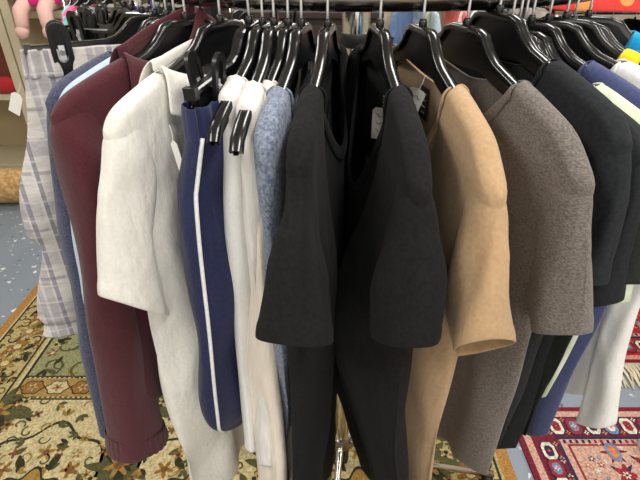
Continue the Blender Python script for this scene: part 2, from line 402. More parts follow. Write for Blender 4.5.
def rug_red(name, label, x0, x1, y0, y1, palette, ground, bw, fringe_y=None, seed=1, border=0):
    mats = [mat_wool(name+' wool %d' % i, c) for i, c in enumerate(palette)]
    RED, NAVY, PINK, IVORY, BLUE, DARKR, ORANGE = range(7)
    root = thing(name, label, 'rug', ((x0+x1)/2, (y0+y1)/2, 0))
    ox, oy = (x0+x1)/2, (y0+y1)/2; a0, a1, b0, b1 = x0-ox, x1-ox, y0-oy, y1-oy
    mb = MB(); mb.box((0, 0, ZT/2), (x1-x0, y1-y0, ZT), DARKR)
    z = ZT+.0006; rnd = random.Random(seed)
    rect(mb, a0+.02, b0+.02, a1-.02, b1-.02, PINK, z); rect(mb, a0+.045, b0+.045, a1-.045, b1-.045, border, z+.0004)
    rect(mb, a0+bw, b0+bw, a1-bw, b1-bw, NAVY, z+.0008); rect(mb, a0+bw+.012, b0+bw+.012, a1-bw-.012, b1-bw-.012, PINK, z+.0012)
    rect(mb, a0+bw+.032, b0+bw+.032, a1-bw-.032, b1-bw-.032, RED, z+.0016); rect(mb, a0+bw+.04, b0+bw+.04, a1-bw-.04, b1-bw-.04, ground, z+.002)
    zz = z+.0026
    c = (bw+.045)/2; step = .066
    def motif(x, y, k):
        poly8(mb, x, y, .028, .039, NAVY, zz); poly8(mb, x, y, .0235, .034, [BLUE, IVORY, RED, IVORY][k % 4], zz+.0004)
        poly8(mb, x, y, .014, .021, [IVORY, RED, BLUE, NAVY][k % 4], zz+.0008); flower(mb, x, y, .01, 4, [RED, NAVY, IVORY, RED][k % 4], ORANGE, zz+.0012)
        for q in (-1, 1):
            flower(mb, x+step/2, y+q*.028, .01, 4, [PINK, ORANGE, IVORY][k % 3], NAVY, zz)
    x = a0+c; k = 0
    while x < a1-.03:
        motif(x, b1-c, k); motif(x, b0+c, k+2); x += step; k += 1
    y = b0+c+step; k = 0
    while y < b1-c-.04:
        for xx in (a0+c, a1-c): motif(xx, y, k)
        y += step; k += 1
    # little saw-tooth guard stripe
    x = a0+bw
    while x < a1-bw:
        for yy in (b0+bw+.022, b1-bw-.022): rect(mb, x, yy-.007, x+.01, yy+.007, rnd.choice([NAVY, RED]), zz)
        x += .022
    x = a0+bw+.09
    j = 0
    while x < a1-bw-.06:
        y = b0+bw+.08+(.05 if j % 2 else 0); k = 0
        while y < b1-bw-.06:
            t = (j*3+k*5) % 4
            if t == 0:
                poly8(mb, x, y, .037, .034, NAVY, zz); poly8(mb, x, y, .032, .029, DARKR, zz+.0004); flower(mb, x, y, .026, 8, IVORY, RED, zz+.0008)
            elif t == 1:
                lobed(mb, x, y, .027, .034, 5, RED, zz, .3, 40); flower(mb, x, y, .015, 6, IVORY, NAVY, zz+.0006)
                for q in range(4): leaf(mb, x, y, .054, .008, q*1.57+.8, NAVY, zz-.0003)
            elif t == 2:
                poly8(mb, x, y, .023, .034, BLUE, zz); poly8(mb, x, y, .014, .023, ORANGE, zz+.0004)
                for q in range(6): leaf(mb, x, y, .05, .007, q*1.05, DARKR if ground != DARKR else IVORY, zz-.0003)
            else:
                for q in range(4): flower(mb, x+.023*math.cos(q*1.57), y+.023*math.sin(q*1.57), .013, 5, [RED, NAVY, ORANGE, IVORY][q], IVORY, zz+.0003*q)
            for q in range(4):
                flower(mb, x+rnd.uniform(-.045, .045), y+rnd.uniform(-.045, .045), .008, 4, rnd.choice([NAVY, RED, BLUE, IVORY, ORANGE]), PINK, zz-.0002)
            y += .088; k += 1
        x += .088; j += 1
    mb.build('pile', mats[0], root, False, mats)
    if fringe_y is not None:
        fb = MB(); x = a0+.005; rr = random.Random(seed+5)
        yb = b0 if fringe_y < 0 else b1
        while x < a1-.005:
            l = rr.uniform(.105, .145); dx = rr.uniform(-.025, .025)
            fb.tube([(x, yb, ZT*.7), (x+dx*.4, yb+fringe_y*l*.5, .012), (x+dx, yb+fringe_y*l, .004)], [.0042, .0035, .0028], 5)
            x += .0075
        f = fb.build('fringe', M['fringe'], root, True); f['label'] = 'cream fringe'
    return root
rug_red('rug', 'red Persian rug with cream fringe, lying beyond the strip of blue floor', .66, 3.0, .455, 2.4,
        [(150, 34, 36), (34, 40, 66), (196, 128, 112), (214, 200, 172), (94, 114, 142), (104, 26, 34), (198, 112, 56)], 0, .15, -1, 4, 0)
rug_red('rug', 'pink rug with maroon octagon border, nearest the lower right corner', .64, 2.6, -1.9, .225,
        [(140, 44, 54), (54, 46, 72), (190, 152, 134), (214, 202, 182), (110, 126, 152), (112, 30, 46), (190, 116, 72)], 2, .13, None, 8, 5)

# ------------------------------------------------------------------ round clothes rack
RR, ZR, RT = .42, 1.455, .0155
RI = RR-.0173           # the rail passes through the hooks, just inside the hangers' centres
rack = thing('clothes_rack', 'round chrome clothes rack with a thick centre pole, packed with hanging garments', 'clothes rack')
mb = MB(); mb.tube([(RI*math.cos(2*math.pi*i/72), RI*math.sin(2*math.pi*i/72), ZR) for i in range(72)], RT, 16, closed=True)
mb.build('rail', M['ring'], rack, True)
mb = MB(); mb.lathe([(.0275, 1.36), (.0275, 1.5), (.024, 1.508), (.001, 1.51)], 28); auto_smooth(mb.build('pole_head', M['chrome'], rack))
mb = MB(); mb.lathe([(.0262, .14), (.0262, 1.345)], 28); auto_smooth(mb.build('pole', M['chrome'], rack))
mb = MB(); mb.lathe([(.029, 1.338), (.031, 1.342), (.031, 1.36), (.029, 1.364)], 28); auto_smooth(mb.build('collar', M['blackpl'], rack))
mb = MB(); mb.lathe([(.03, .1), (.034, .104), (.034, .138), (.03, .145)], 28); auto_smooth(mb.build('collar', M['ring'], rack))
mb = MB(); mb.lathe([(.02, .02), (.027, .024), (.027, .1), (.02, .1)], 24); auto_smooth(mb.build('hub', M['blackpl'], rack))
for k in range(4):
    a = R_(45+90*k); ca, sa = math.cos(a), math.sin(a)
    m = MB(); m.tube([(.02*ca, .02*sa, ZR), (RI*ca, RI*sa, ZR)], .008, 10); m.build('spoke', M['ring'], rack, True)
    a = R_(90*k-8); ca, sa = math.cos(a), math.sin(a)
    m = MB(); m.tube([(.022*ca, .022*sa, .125), (.05*ca, .05*sa, .12), (.1*ca, .1*sa, .075), (.17*ca, .17*sa, .05), (.5*ca, .5*sa, .04)], .011, 12)
    lg = m.build('leg', M['chrome'], rack, True)
    m = MB(); m.lathe([(.012, .008), (.018, .0085), (.018, .022), (.013, .03)], 16, 0, (.485*ca, .485*sa, 0)); m.build('foot', M['blackpl'], lg, True)

# ------------------------------------------------------------------ hangers
HT = [(0, -.030), (.030, -.030), (.044, -.034), (.058, -.048), (.076, -.059), (.106, -.068), (.145, -.079), (.185, -.092), (.205, -.101), (.213, -.111)]
HB = [(0, .044), (.028, .043), (.044, .038), (.058, .027), (.076, .021), (.106, .019), (.145, .018), (.19, .018), (.205, .014), (.213, .004)]
def htop(u):
    u = abs(u)
    if u > .213: return -.111-(u-.213)*.8
    return interp(HT, u)
def hook_points():
    r = .0173; pts = [(0, 0, -.034), (0, 0, -.012)]
    for i in range(15):
        a = R_(-6+206*i/14); pts.append((r*math.cos(a)-r, 0, r*math.sin(a)))
    return pts
def hook_part(root):
    m = MB(); m.tube(hook_points(), .0016, 8); m.build('hook', M['wire'], root, True)
    m = MB(); m.lathe([(.005, -.034), (.005, -.024), (.0035, -.021)], 12); m.build('hook_socket', M['hanger'], root, True)
def make_hanger():
    root = thing('coat_hanger', '', 'hanger')
    us = [q*.213 for q in [-1, -.96, -.88, -.76, -.64, -.52, -.42, -.366, -.32, -.282, -.245, -.207, -.17, -.14, -.07]]
    us = us+[0]+[-u for u in reversed(us)]
    top = [(u, htop(u)) for u in us]; bot = [(u, htop(u)-interp(HB, abs(u))) for u in us]
    m = MB(); n = len(us)
    for w in (-.0022, .0022): pass
    v = [(a, -.0022, b) for a, b in top]+[(a, -.0022, b) for a, b in bot]+[(a, .0022, b) for a, b in top]+[(a, .0022, b) for a, b in bot]
    f = []
    for i in range(n-1):
        f += [(i, n+i, n+i+1, i+1), (2*n+i, 2*n+i+1, 3*n+i+1, 3*n+i), (i, i+1, 2*n+i+1, 2*n+i), (n+i, 3*n+i, 3*n+i+1, n+i+1)]
    m.add(v, f); auto_smooth(m.build('body', M['hanger'], root))
    # thick rounded rim along the top edge
    m = MB(); sec = [(-.0065, -.006), (-.0065, -.001), (-.005, .0012), (0, .002), (.005, .0012), (.0065, -.001), (.0065, -.006)]
    k = len(sec); v = []; f = []
    for i, (a, b) in enumerate(top):
        p = top[max(i-1, 0)]; q = top[min(i+1, n-1)]; dx, dz = q[0]-p[0], q[1]-p[1]; l = math.hypot(dx, dz); nx, nz = -dz/l, dx/l
        for w, h in sec: v.append((a+nx*h, w, b+nz*h))
    for i in range(n-1):
        for j in range(k): f.append((i*k+j, i*k+(j+1) % k, (i+1)*k+(j+1) % k, (i+1)*k+j))
    f += [tuple(range(k)), tuple((n-1)*k+j for j in range(k-1, -1, -1))]
    m.add(v, f); o = m.build('rim', M['rim'], root, True); auto_smooth(o, 60)
    hook_part(root)
    return root
CLU = .125   # clip distance
def stadium(cx, cz, r, h, n=8):
    pts = []
    for i in range(n+1): a = math.pi*i/n; pts.append((cx+r*math.cos(a), cz+h+r*math.sin(a)))
    for i in range(n+1): a = math.pi+math.pi*i/n; pts.append((cx+r*math.cos(a), cz-h+r*math.sin(a)))
    return pts
def make_clip_hanger():
    root = thing('clip_hanger', '', 'hanger')
    T = [(0, -.030), (.024, -.030), (.036, -.034), (.046, -.044), (.056, -.052), (.07, -.056), (.162, -.058)]
    us = [-.162, -.12, -.078, -.07, -.062, -.057, -.052, -.046, -.04, -.033, -.026, -.012, 0]; us = us+[-u for u in reversed(us[:-1])]
    tz = lambda u: interp(T, abs(u)); bz = lambda u: -.076 if abs(u) > .05 else lerp(-.066, -.076, (abs(u)/.05)**2)
    n = len(us); m = MB()
    v = [(u, -.002, tz(u)) for u in us]+[(u, -.002, bz(u)) for u in us]+[(u, .002, tz(u)) for u in us]+[(u, .002, bz(u)) for u in us]; f = []
    for i in range(n-1): f += [(i, n+i, n+i+1, i+1), (2*n+i, 2*n+i+1, 3*n+i+1, 3*n+i), (i, i+1, 2*n+i+1, 2*n+i), (n+i, 3*n+i, 3*n+i+1, n+i+1)]
    f += [(0, 2*n, 3*n, n), (n-1, 2*n-1, 4*n-1, 3*n-1)]
    m.add(v, f)
    for s in (-1, 1):
        for k in range(5): m.box((s*(.08+.019*k), 0, -.067), (.0022, .0085, .016))
    auto_smooth(m.build('body', M['hanger'], root))
    m = MB(); v = []; f = []
    sec = [(-.006, -.004), (-.006, 0), (-.004, .0015), (.004, .0015), (.006, 0), (.006, -.004)]; k = 6
    for i, u in enumerate(us):
        p = us[max(i-1, 0)]; q = us[min(i+1, n-1)]; dx, dz = q-p, tz(q)-tz(p); l = math.hypot(dx, dz)
        for w, h in sec: v.append((u-dz/l*h, w, tz(u)+dx/l*h))
    for i in range(n-1):
        for j in range(k): f.append((i*k+j, i*k+(j+1) % k, (i+1)*k+(j+1) % k, (i+1)*k+j))
    f += [tuple(range(k)), tuple((n-1)*k+j for j in range(k-1, -1, -1))]
    m.add(v, f); m.box((-.163, 0, -.06), (.008, .013, .012)); m.box((.163, 0, -.06), (.008, .013, .012)); m.box((0, 0, -.0765), (.324, .009, .004))
    m.build('rim', M['rim'], root, False)
    for s in (-1, 1):
        m = MB()
        for w in (-1, 1):
            # hollow paddle: ring of a stadium with an open slot, tilted open at the top
            out = stadium(s*CLU, -.064, .0125, .0215); inn = stadium(s*CLU, -.058, .006, .014); kk = len(out)
            def W(z, base): return w*(base+max(0, (z+.075))*.13)
            v = [(a, W(b, .008), b) for a, b in out]+[(a, W(b, .008), b) for a, b in inn]+[(a, W(b, .0125), b) for a, b in out]+[(a, W(b, .0125), b) for a, b in inn]
            f = []
            for i in range(kk):
                j = (i+1) % kk
                f += [(i, j, kk+j, kk+i), (2*kk+i, 3*kk+i, 3*kk+j, 2*kk+j), (i, 2*kk+i, 2*kk+j, j), (kk+i, kk+j, 3*kk+j, 3*kk+i)]
            m.add(v, f)
            m.add([(a, W(b, .009), b) for a, b in stadium(s*CLU, -.056, .007, .010)], [tuple(range(18))])
            m.box((s*CLU, w*.006, -.094), (.019, .008, .006))
        c = m.build('clip', M['hanger'], root, False); fix_normals(c); auto_smooth(c, 35)
        m = MB()
        for w in (-1, 1): m.box((s*CLU, w*.0115, -.066), (.007, .002, .018))
        m.tube([(s*CLU, -.014, -.066), (s*CLU, 0, -.06), (s*CLU, .014, -.066)], .004, 8)
        m.build('spring', M['wire'], c, False)
    hook_part(root)
    return root
proto = {}
def ring_pos(pos): return (RR*math.sin(R_(pos)), -RR*math.cos(R_(pos)), ZR)
def place(o, pos, dirn, tilt=0):
    o.location = ring_pos(pos); o.rotation_euler = (0, tilt, R_(dirn-90))
def hanger(pos, dirn, label, kind='coat', group='black hangers on the round rack', free=None, arms=1, dz=0):
    if kind not in proto:
        o = proto[kind] = make_hanger() if kind == 'coat' else make_clip_hanger()
    else: o = copy_tree(proto[kind])
    tag(o, label, 'hanger', group)
    if free: o.location, o.rotation_euler = free[0], (0, 0, free[1])
    else: place(o, pos, dirn)
    if dz:
        for ch in kids(o):
            if ch.name.split('.')[0] != 'hook': ch.location.z += dz
    if arms != 1:
        for ch in kids(o):
            if ch.name.split('.')[0] in ('body', 'rim'): ch.scale = (arms, 1, 1)
    return o

# ------------------------------------------------------------------ garments
class Surf:
    """front/back panels of a hanging top in the hanger plane: x along the hanger, y through it, z down"""
    def __init__(s, **k):
        d = dict(sw=.235, nu=.12, nf=.10, nb=.022, neckpow=2.4, arm=.16, aw=.21, hw=.22, L=.72, T=.03, Tf=None, taper=.3, fold=.011, seed=1, nfold=7,
                 hemslope=.10, front=-1, shift=0, open=.022, noise=.012, shtop=None, sway=0, ha=None, nc=0)
        d.update(k); s.__dict__.update(d); s.rnd = random.Random(s.seed)
        if s.ha is None: s.ha = min(1, (s.sw-.006)/.213)
        s.fs = [(s.rnd.uniform(.6, 1.25)*s.nfold, s.rnd.uniform(0, 6.28), s.rnd.uniform(.4, 1)) for _ in range(3)]
    def h(s, u): return htop(abs(u)/s.ha)
    def top(s, u, side):
        sh = s.h(u)+.0065; a = abs(u-s.nc)
        if a >= s.nu: return sh
        e = s.nf if side == s.front else s.nb
        base = lerp(s.h(s.nc-s.nu), s.h(s.nc+s.nu), (u-s.nc+s.nu)/(2*s.nu))+.0065
        return base-e*(1-(a/s.nu)**s.neckpow)
    def side_u(s, v):
        # half width of the cloth at height v: armhole in to the armpit, then down the side seam
        tip = s.h(s.sw); va = tip-s.arm
        if v > va: return lerp(s.aw, s.sw, sstep(va, tip+.01, v))
        return lerp(s.aw, s.hw, sstep(0, 1, (va-v)/(s.L+va)))
    def pt(s, q, t, side, off=0):
        u0 = q*s.sw; vt = s.top(u0, side); hem = -s.L+s.hemslope*abs(q)**2+.006*math.sin(9*q+s.seed)
        v = lerp(vt, hem, t); d = vt-v
        u = q*lerp(s.sw, s.side_u(v), sstep(0, .12, d)) if s.arm else q*s.side_u(v)
        un = abs(u0-s.nc); nk = 1-sstep(s.nu*.86, s.nu*1.06, un); e = max(0, 1-abs(q)**3.2)**.5
        sh = .0115*min(1, (d+.0004)/.007)**.5*(1 if abs(q) < .95 else max(.4, (1-abs(q))/.05))
        n0 = s.open*(1.0 if side == s.front else .55)*max(.25, 1-(un/s.nu)**2) if un < s.nu else 0
        full = (s.Tf if (s.Tf and side == s.front) else s.T)*e*(1-s.taper*sstep(.25, .6, d))
        w = lerp(sh, max(n0, .004), nk); w = lerp(w, full, sstep(.0, .3, d))
        fold = 0
        for f, ph, am in s.fs: fold += am*math.sin(f*q*2.2+ph+d*2.2)
        ramp = sstep(.06, .5, d)*(1-.35*abs(q)**4)
        ww = side*w+s.fold*fold*ramp+s.sway*max(0, d-.33)
        ww += s.noise*(noise.noise((u*9+s.seed*3.1, v*5, side*2.7))+.45*noise.noise((u*22+s.seed, v*11+u*9, side*1.7)))*sstep(.02, .2, d)
        u += s.shift*d+.006*noise.noise((v*6, s.seed*1.7, q*1.5))*sstep(.1, .3, d)
        return (u, ww+side*off, v)
def grid_part(name, fn, nu_, nv, mat, parent, closed=False, thick=.0016, sub=1):
    v = []; f = []
    for j in range(nv+1):
        for i in range(nu_+(0 if closed else 1)): v.append(fn(i/nu_, j/nv))
    k = nu_+(0 if closed else 1)
    for j in range(nv):
        for i in range(nu_): f.append((j*k+i, j*k+(i+1) % k, (j+1)*k+(i+1) % k, (j+1)*k+i))
    o = mesh_obj(name, v, f, mat, parent)
    if thick:
        m = o.modifiers.new('thickness', 'SOLIDIFY'); m.thickness = thick; m.offset = 0
    if sub:
        m = o.modifiers.new('smooth', 'SUBSURF'); m.levels = sub; m.render_levels = sub
    return o
def body_part(S, mat, root, name='body', nu_=44, nv=40):
    v = []; f = []
    qs = [-1+2*i/nu_ for i in range(nu_+1)]; ts = [(j/nv)**1.6 for j in range(nv+1)]
    for side in (-1, 1):
        for t in ts:
            for q in qs: v.append(S.pt(q, t, side))
    k = nu_+1; h = k*(nv+1)
    for b in (0, h):
        for j in range(nv):
            for i in range(nu_):
                a = b+j*k+i; f.append((a, a+1, a+k+1, a+k) if b else (a, a+k, a+k+1, a+1))
    for j in range(nv):                                   # side seams
        a = j*k; f.append((a, h+a, h+a+k, a+k)); a = j*k+nu_; f.append((a, a+k, h+a+k, h+a))
    for i in range(nu_):                                  # shoulder seams
        if abs(qs[i]*S.sw-S.nc) >= S.nu*.98 and abs(qs[i+1]*S.sw-S.nc) >= S.nu*.98: f.append((i, i+1, h+i+1, h+i))
    o = mesh_obj(name, v, f, mat, root)
    m = o.modifiers.new('thickness', 'SOLIDIFY'); m.thickness = .0016; m.offset = 0
    m = o.modifiers.new('smooth', 'SUBSURF'); m.levels = 1; m.render_levels = 1
    return o
def collar_part(S, mat, root, h=.02, name='neckband', off=.0016):
    v = []; f = []; n = 40; kk = 4
    for side in (-1, 1):
        b = len(v)
        for i in range(n+1):
            q = (S.nc+(-1+2*i/n)*(S.nu*1.03))/S.sw
            for j in range(kk+1):
                u0 = q*S.sw; vt = S.top(u0, side); t = (h*(j/kk)-.0015)/(vt+S.L)
                v.append(S.pt(q, max(t, 0), side, off+.0012*math.sin(math.pi*j/kk)))
        for i in range(n):
            for j in range(kk): a = b+i*(kk+1)+j; f.append((a, a+1, a+kk+2, a+kk+1))
    o = mesh_obj(name, v, f, mat, root); m = o.modifiers.new('thickness', 'SOLIDIFY'); m.thickness = .003; m.offset = 0
    m = o.modifiers.new('smooth', 'SUBSURF'); m.levels = 1; m.render_levels = 1
    return o
def tube_part(name, O, I, B, mat, root, seed=1, n=28, rows=26, hem=.02, noise_amp=.008, wc=None, fold=.0, pw=2.0, hemridge=True, cap=False, j0=0, j1=1, off=0, ripple=0, nfold=9, seam=0, rip=22):
    """cloth tube: O outer edge, I inner edge (tables of (t,(x,z))), B thickness table, wc centre line offset"""
    def P(tab, t): return (cinterp([(a, p[0]) for a, p in tab], t), cinterp([(a, p[1]) for a, p in tab], t))
    length = abs(O[-1][1][1]-O[0][1][1])+.001
    def fn(q, jj):
        t = lerp(j0, j1, jj); o_ = P(O, t); i_ = P(I, t); b = sinterp(B, t); a = 2*math.pi*q
        ca, sa = math.cos(a), math.sin(a); ca = math.copysign(abs(ca)**(2/pw), ca); sa = math.copysign(abs(sa)**(2/pw), sa)
        cx, cz = (o_[0]+i_[0])/2, (o_[1]+i_[1])/2; hx, hz = (o_[0]-i_[0])/2, (o_[1]-i_[1])/2
        r = 1+off
        if hemridge and (1-t)*length < hem: r += .03
        if seam and t < seam: r += .035
        x = cx+hx*ca*r; z = cz+hz*ca*r; w = b*sa*r+(interp(wc, t) if wc else 0)
        nn = (noise.noise((x*11+seed*2.3, w*9+seed, z*7))+.5*noise.noise((x*30+z*14+seed, w*22, z*9)))*noise_amp*sstep(0, .25, t)
        w += nn*(1 if sa >= 0 else -1)*abs(sa)+fold*math.sin(nfold*q*6.28/2+seed+4*t)*sstep(0, .4, t)+ripple*math.sin(q*6.28*rip)
        x += nn*.6*ca+ripple*.5*math.sin(q*6.28*rip+1)
        return (x, w, z)
    return grid_part(name, fn, n, rows, mat, root, closed=True)
def sleeve_pair(S, mat, root, O1, I1, b0=.016, b1=.03, seed=1, rows=26, name='sleeve', wc=None, cuff=None, mid=None, bulge=.0):
    tipu = S.sw; tz = S.h(S.sw)
    out = []
    for s in (1, -1):
        m = [(t, (s*x, z)) for t, x, z in mid] if mid else [(.5, (s*(lerp(tipu, O1[0], .62)+bulge), lerp(tz, O1[1], .5)))]
        O = [(0, (s*(tipu-.035), tz+.026)), (.07, (s*(tipu-.004), tz+.004)), (.14, (s*(tipu+.003), tz-.014))]+m+[(1, (s*O1[0], O1[1]))]
        I = [(0, (s*(tipu-.06), tz+.012)), (.14, (s*(tipu-.047), tz-.07)), (.4, (s*(S.aw-.014), tz-S.arm+.03)), (1, (s*I1[0], I1[1]))]
        if mid: I[2] = (.2, (s*(S.aw-.035), tz-S.arm+.03))
        B = [(0, .009), (.14, b0), (.5, lerp(b0, b1, .6)), (1, b1)]
        o = tube_part(name, O, I, B, mat, root, seed+s, wc=wc, rows=rows, seam=0 if mid else .36, fold=.003, nfold=5)
        if cuff:
            tube_part('cuff', O, I, B, M[cuff[1]] if isinstance(cuff[1], str) else mat, o, seed+s, j0=cuff[0], rows=6, off=.03, wc=wc, ripple=.0012, rip=30, n=120, hemridge=False)
        out.append(o)
    return out
GR = 'garments on the round rack'
def top_root(name, label, cat, pos, dirn):
    r = thing(name, label, cat, group=GR); place(r, pos, dirn); return r
def tee(name, label, cat, pos, dirn, mat, O1, I1, hang, neck=True, sl={}, dz=0, **k):
    S = Surf(**k); r = top_root(name, label, cat, pos, dirn); r.location.z += dz
    body_part(S, M[mat], r)
    if neck: collar_part(S, M[mat], r)
    if O1: sleeve_pair(S, M[mat], r, O1, I1, seed=k.get('seed', 1), **sl)
    if hang: hanger(pos, dirn, hang, arms=S.ha*.97, dz=dz)
    return r, S

# ---- right of the pole
rt_black, S_black = tee('t_shirt', 'washed black t-shirt with a white handwritten price tag in its neck', 't-shirt', -.2, 4, 'washed black jersey', (.278, -.26), (.215, -.295),
    'black hanger of the black t-shirt right of the pole', seed=3, sw=0.24, L=.80, T=.03, Tf=.055, nf=.15, open=.026, neckpow=2.2, taper=.75, shift=.08, sway=.13, sl=dict(b0=.022, b1=.034))
rt_tan, S_tan = tee('t_shirt', 'tan t-shirt with a black neck label', 't-shirt', 6.6, 7.5, 'tan jersey', (.282, -.25), (.243, -.31),
    'black hanger of the tan t-shirt', seed=5, sw=0.245, aw=.215, L=.73, T=.03, nf=.14, open=.026, neckpow=2.2, sl=dict(b0=.018, b1=.024))
rt_grey, S_grey = tee('t_shirt', 'brownish grey heather v-neck t-shirt', 't-shirt', 14, 15, 'grey heather jersey', (.282, -.262), (.235, -.29),
    'black hanger of the grey heather t-shirt', seed=8, sw=0.242, aw=.215, hw=.225, L=.64, T=.028, nf=.12, open=.024, neckpow=1.3, hemslope=.08, sl=dict(b0=.016, b1=.02))
tee('t_shirt', 'charcoal t-shirt directly behind the grey heather one', 't-shirt', 19.6, 16.5, 'charcoal jersey', (.25, -.25), (.195, -.265),
    'black hanger of the charcoal t-shirt', dz=.013, seed=11, sw=.225, aw=.2, hw=.19, L=.68, T=.028, nu=.105, sl=dict(b0=.015, b1=.022))
tee('t_shirt', 'dark grey t-shirt behind the charcoal one, its sleeve hem a little lower', 't-shirt', 22.4, 18.5, 'dark jersey', (.248, -.262), (.2, -.295),
    'black hanger of the dark grey t-shirt', dz=-.006, seed=12, sw=.222, aw=.2, hw=.19, L=.68, T=.022, sl=dict(b0=.013, b1=.022))
tee('t_shirt', 'greenish black t-shirt at the right edge of the picture', 't-shirt', 24, 20.5, 'forest black jersey', (.255, -.235), (.2, -.255),
    'black hanger of the greenish black t-shirt', dz=-.012, seed=14, sw=.222, aw=.2, hw=.18, L=.66, T=.02, sl=dict(b0=.013, b1=.02))
tee('t_shirt', 'pale green patterned t-shirt behind the dark t-shirts', 't-shirt', 25.2, 24, 'pale green print', (.235, -.285), (.18, -.31),
    'black hanger of the pale green patterned t-shirt', dz=-.008, seed=16, sw=.21, aw=.2, hw=.18, L=.58, T=.018, sl=dict(b0=.012, b1=.02))
tee('t_shirt', 'slate blue t-shirt, narrow strip in front of the white top', 't-shirt', 26.8, 28, 'slate blue cotton', (.225, -.22), (.17, -.24),
    'black hanger of the slate blue t-shirt', seed=15, sw=.205, aw=.2, hw=.19, L=.68, T=.018, nu=.09, sl=dict(b0=.012, b1=.018))
tee('long_sleeve_top', 'white long sleeved top with a hanging sleeve over the red rug', 'top', 31, 39, 'white cotton', (.24, -.555), (.195, -.595),
    'black hanger of the white long sleeved top', seed=18, sw=.21, aw=.2, hw=.19, L=.64, T=.02, nu=.098, sl=dict(b0=.018, b1=.018, rows=44, mid=[(.3, .215, -.2), (.6, .212, -.36)]))
tee('tank_top', 'yellow tank top, its strap over the hanger behind the white top', 'tank top', 36, 47, 'yellow cotton', None, None,
    None, seed=20, ha=.9, sw=.1, nu=.078, nf=.16, nb=.08, arm=.2, aw=.16, hw=.17, L=.5, T=.016)
hanger(36, 47, 'black hanger of the yellow tank top', arms=.9)
tee('t_shirt', 'mid blue t-shirt behind the yellow tank top', 't-shirt', 39, 55, 'blue cotton', (.25, -.25), (.19, -.27),
    'black hanger of the mid blue t-shirt', dz=-.006, seed=21, sw=.215, aw=.2, hw=.18, L=.66, T=.018, nu=.085, sl=dict(b0=.012, b1=.018))
tee('t_shirt', 'bright cyan t-shirt rearmost at the right', 't-shirt', 45, 62, 'cyan cotton', (.26, -.25), (.19, -.27),
    'black hanger of the bright cyan t-shirt', dz=-.002, seed=22, sw=.222, aw=.2, hw=.18, L=.6, T=.018, nu=.06, sl=dict(b0=.012, b1=.018))

# ---- left of the pole
tee('t_shirt', 'black t-shirt just left of the pole, sleeve hem facing out', 't-shirt', -8.4, -7.5, 'washed black jersey', (.295, -.25), (.225, -.295),
    'black hanger of the black t-shirt left of the pole', seed=31, front=1, sw=.222, aw=.2, L=.82, T=.03, taper=.6, shift=.06, sway=-.01, sl=dict(b0=.014, b1=.034))
tee('tank_top', 'blue grey heather tank top left of the black t-shirt', 'tank top', -12.6, -9.5, 'blue grey heather', None, None,
    'black hanger of the blue grey tank top', seed=33, front=1, sw=.192, nu=.115, nf=.14, nb=.05, arm=.2, aw=.18, hw=.18, L=.74, T=.026, fold=.012)
tee('tank_top', 'cream ribbed tank top between the white and the blue grey one', 'tank top', -14.8, -11, 'cream knit', None, None,
    None, seed=35, front=1, ha=.7, sw=.15, nu=.09, nf=.2, nb=.1, arm=.2, aw=.165, hw=.205, L=.73, T=.018, shift=.04, sway=.04, fold=.01)
hanger(-14.8, -11, 'black hanger of the cream tank top', arms=.7)
tee('tank_top', 'white knit tank top with its strap over the second bare hanger end', 'tank top', -17.2, -6.5, 'white knit', None, None,
    None, seed=36, front=1, ha=.95, sw=.16, nu=.115, nf=.17, nb=.1, arm=.2, aw=.165, hw=.2, L=.68, T=.022, shift=.02, fold=.013)
hanger(-17.2, -6.5, 'black hanger of the white knit tank top, bare at its outer end', arms=.95)
tee('tank_top', 'white tank top with its strap next to the navy track pants', 'tank top', -19.2, -11, 'white cotton', None, None,
    None, seed=38, front=1, ha=.86, sw=.14, nu=.1, nf=.15, nb=.1, arm=.2, aw=.155, hw=.19, L=.68, T=.022, fold=.013)
hanger(-19.2, -11, 'black hanger of the white tank top, bare at its outer end', arms=.86)

# track pants on a clip hanger
def pants(name, label, cat, pos, dirn, mat, band, legs, hang, stripe=None, seed=1, wu=.165, wz=-.075, bb=.014, tilt=0):
    r = top_root(name, label, cat, pos, dirn); place(r, pos, dirn, R_(tilt))
    O = [(0, (wu, wz)), (1, (wu+.004, wz-.035))]; I = [(0, (-wu, wz)), (1, (-wu-.004, wz-.035))]
    tube_part('waistband', O, I, [(0, bb), (1, bb+.004)], M[band], r, seed, rows=8, n=120, ripple=.0032, rip=22, hemridge=False, noise_amp=.004)
    for s in (1, -1):
        O = [(0, (s*(wu+.004), wz-.03))]+[(t, (s*x, z)) for t, x, z in legs['O']]
        I = [(0, (s*.0, wz-.03))]+[(t, (s*x, z)) for t, x, z in legs['I']]
        lg = tube_part('trouser_leg', O, I, [(0, bb)]+legs['B'], M[mat], r, seed+s, rows=36, noise_amp=.012, n=36, pw=1.7, wc=legs.get('wc'))
        if stripe:
            mb = MB(); v = []; f = []
            dn = bpy.context.evaluated_depsgraph_get
            me = lg.data; nn = 36
            ln = [me.vertices[i*nn+(2 if s > 0 else 16)].co.copy() for i in range(37)]
            for i, p in enumerate(ln):
                for w in (-.0022, 0, .0022): v.append((p.x+s*(.0030 if w == 0 else .0022), p.y+w, p.z))
            for i in range(36):
                for j in range(2): a = i*3+j; f.append((a, a+1, a+4, a+3))
            so = mesh_obj('side_stripe', v, f, M[stripe], lg); m = so.modifiers.new('thickness', 'SOLIDIFY'); m.thickness = .002; m.offset = 0
            so['label'] = 'white side stripe'
    h = hanger(pos, dirn, hang, 'clip'); place(h, pos, dirn, R_(tilt))
    return r
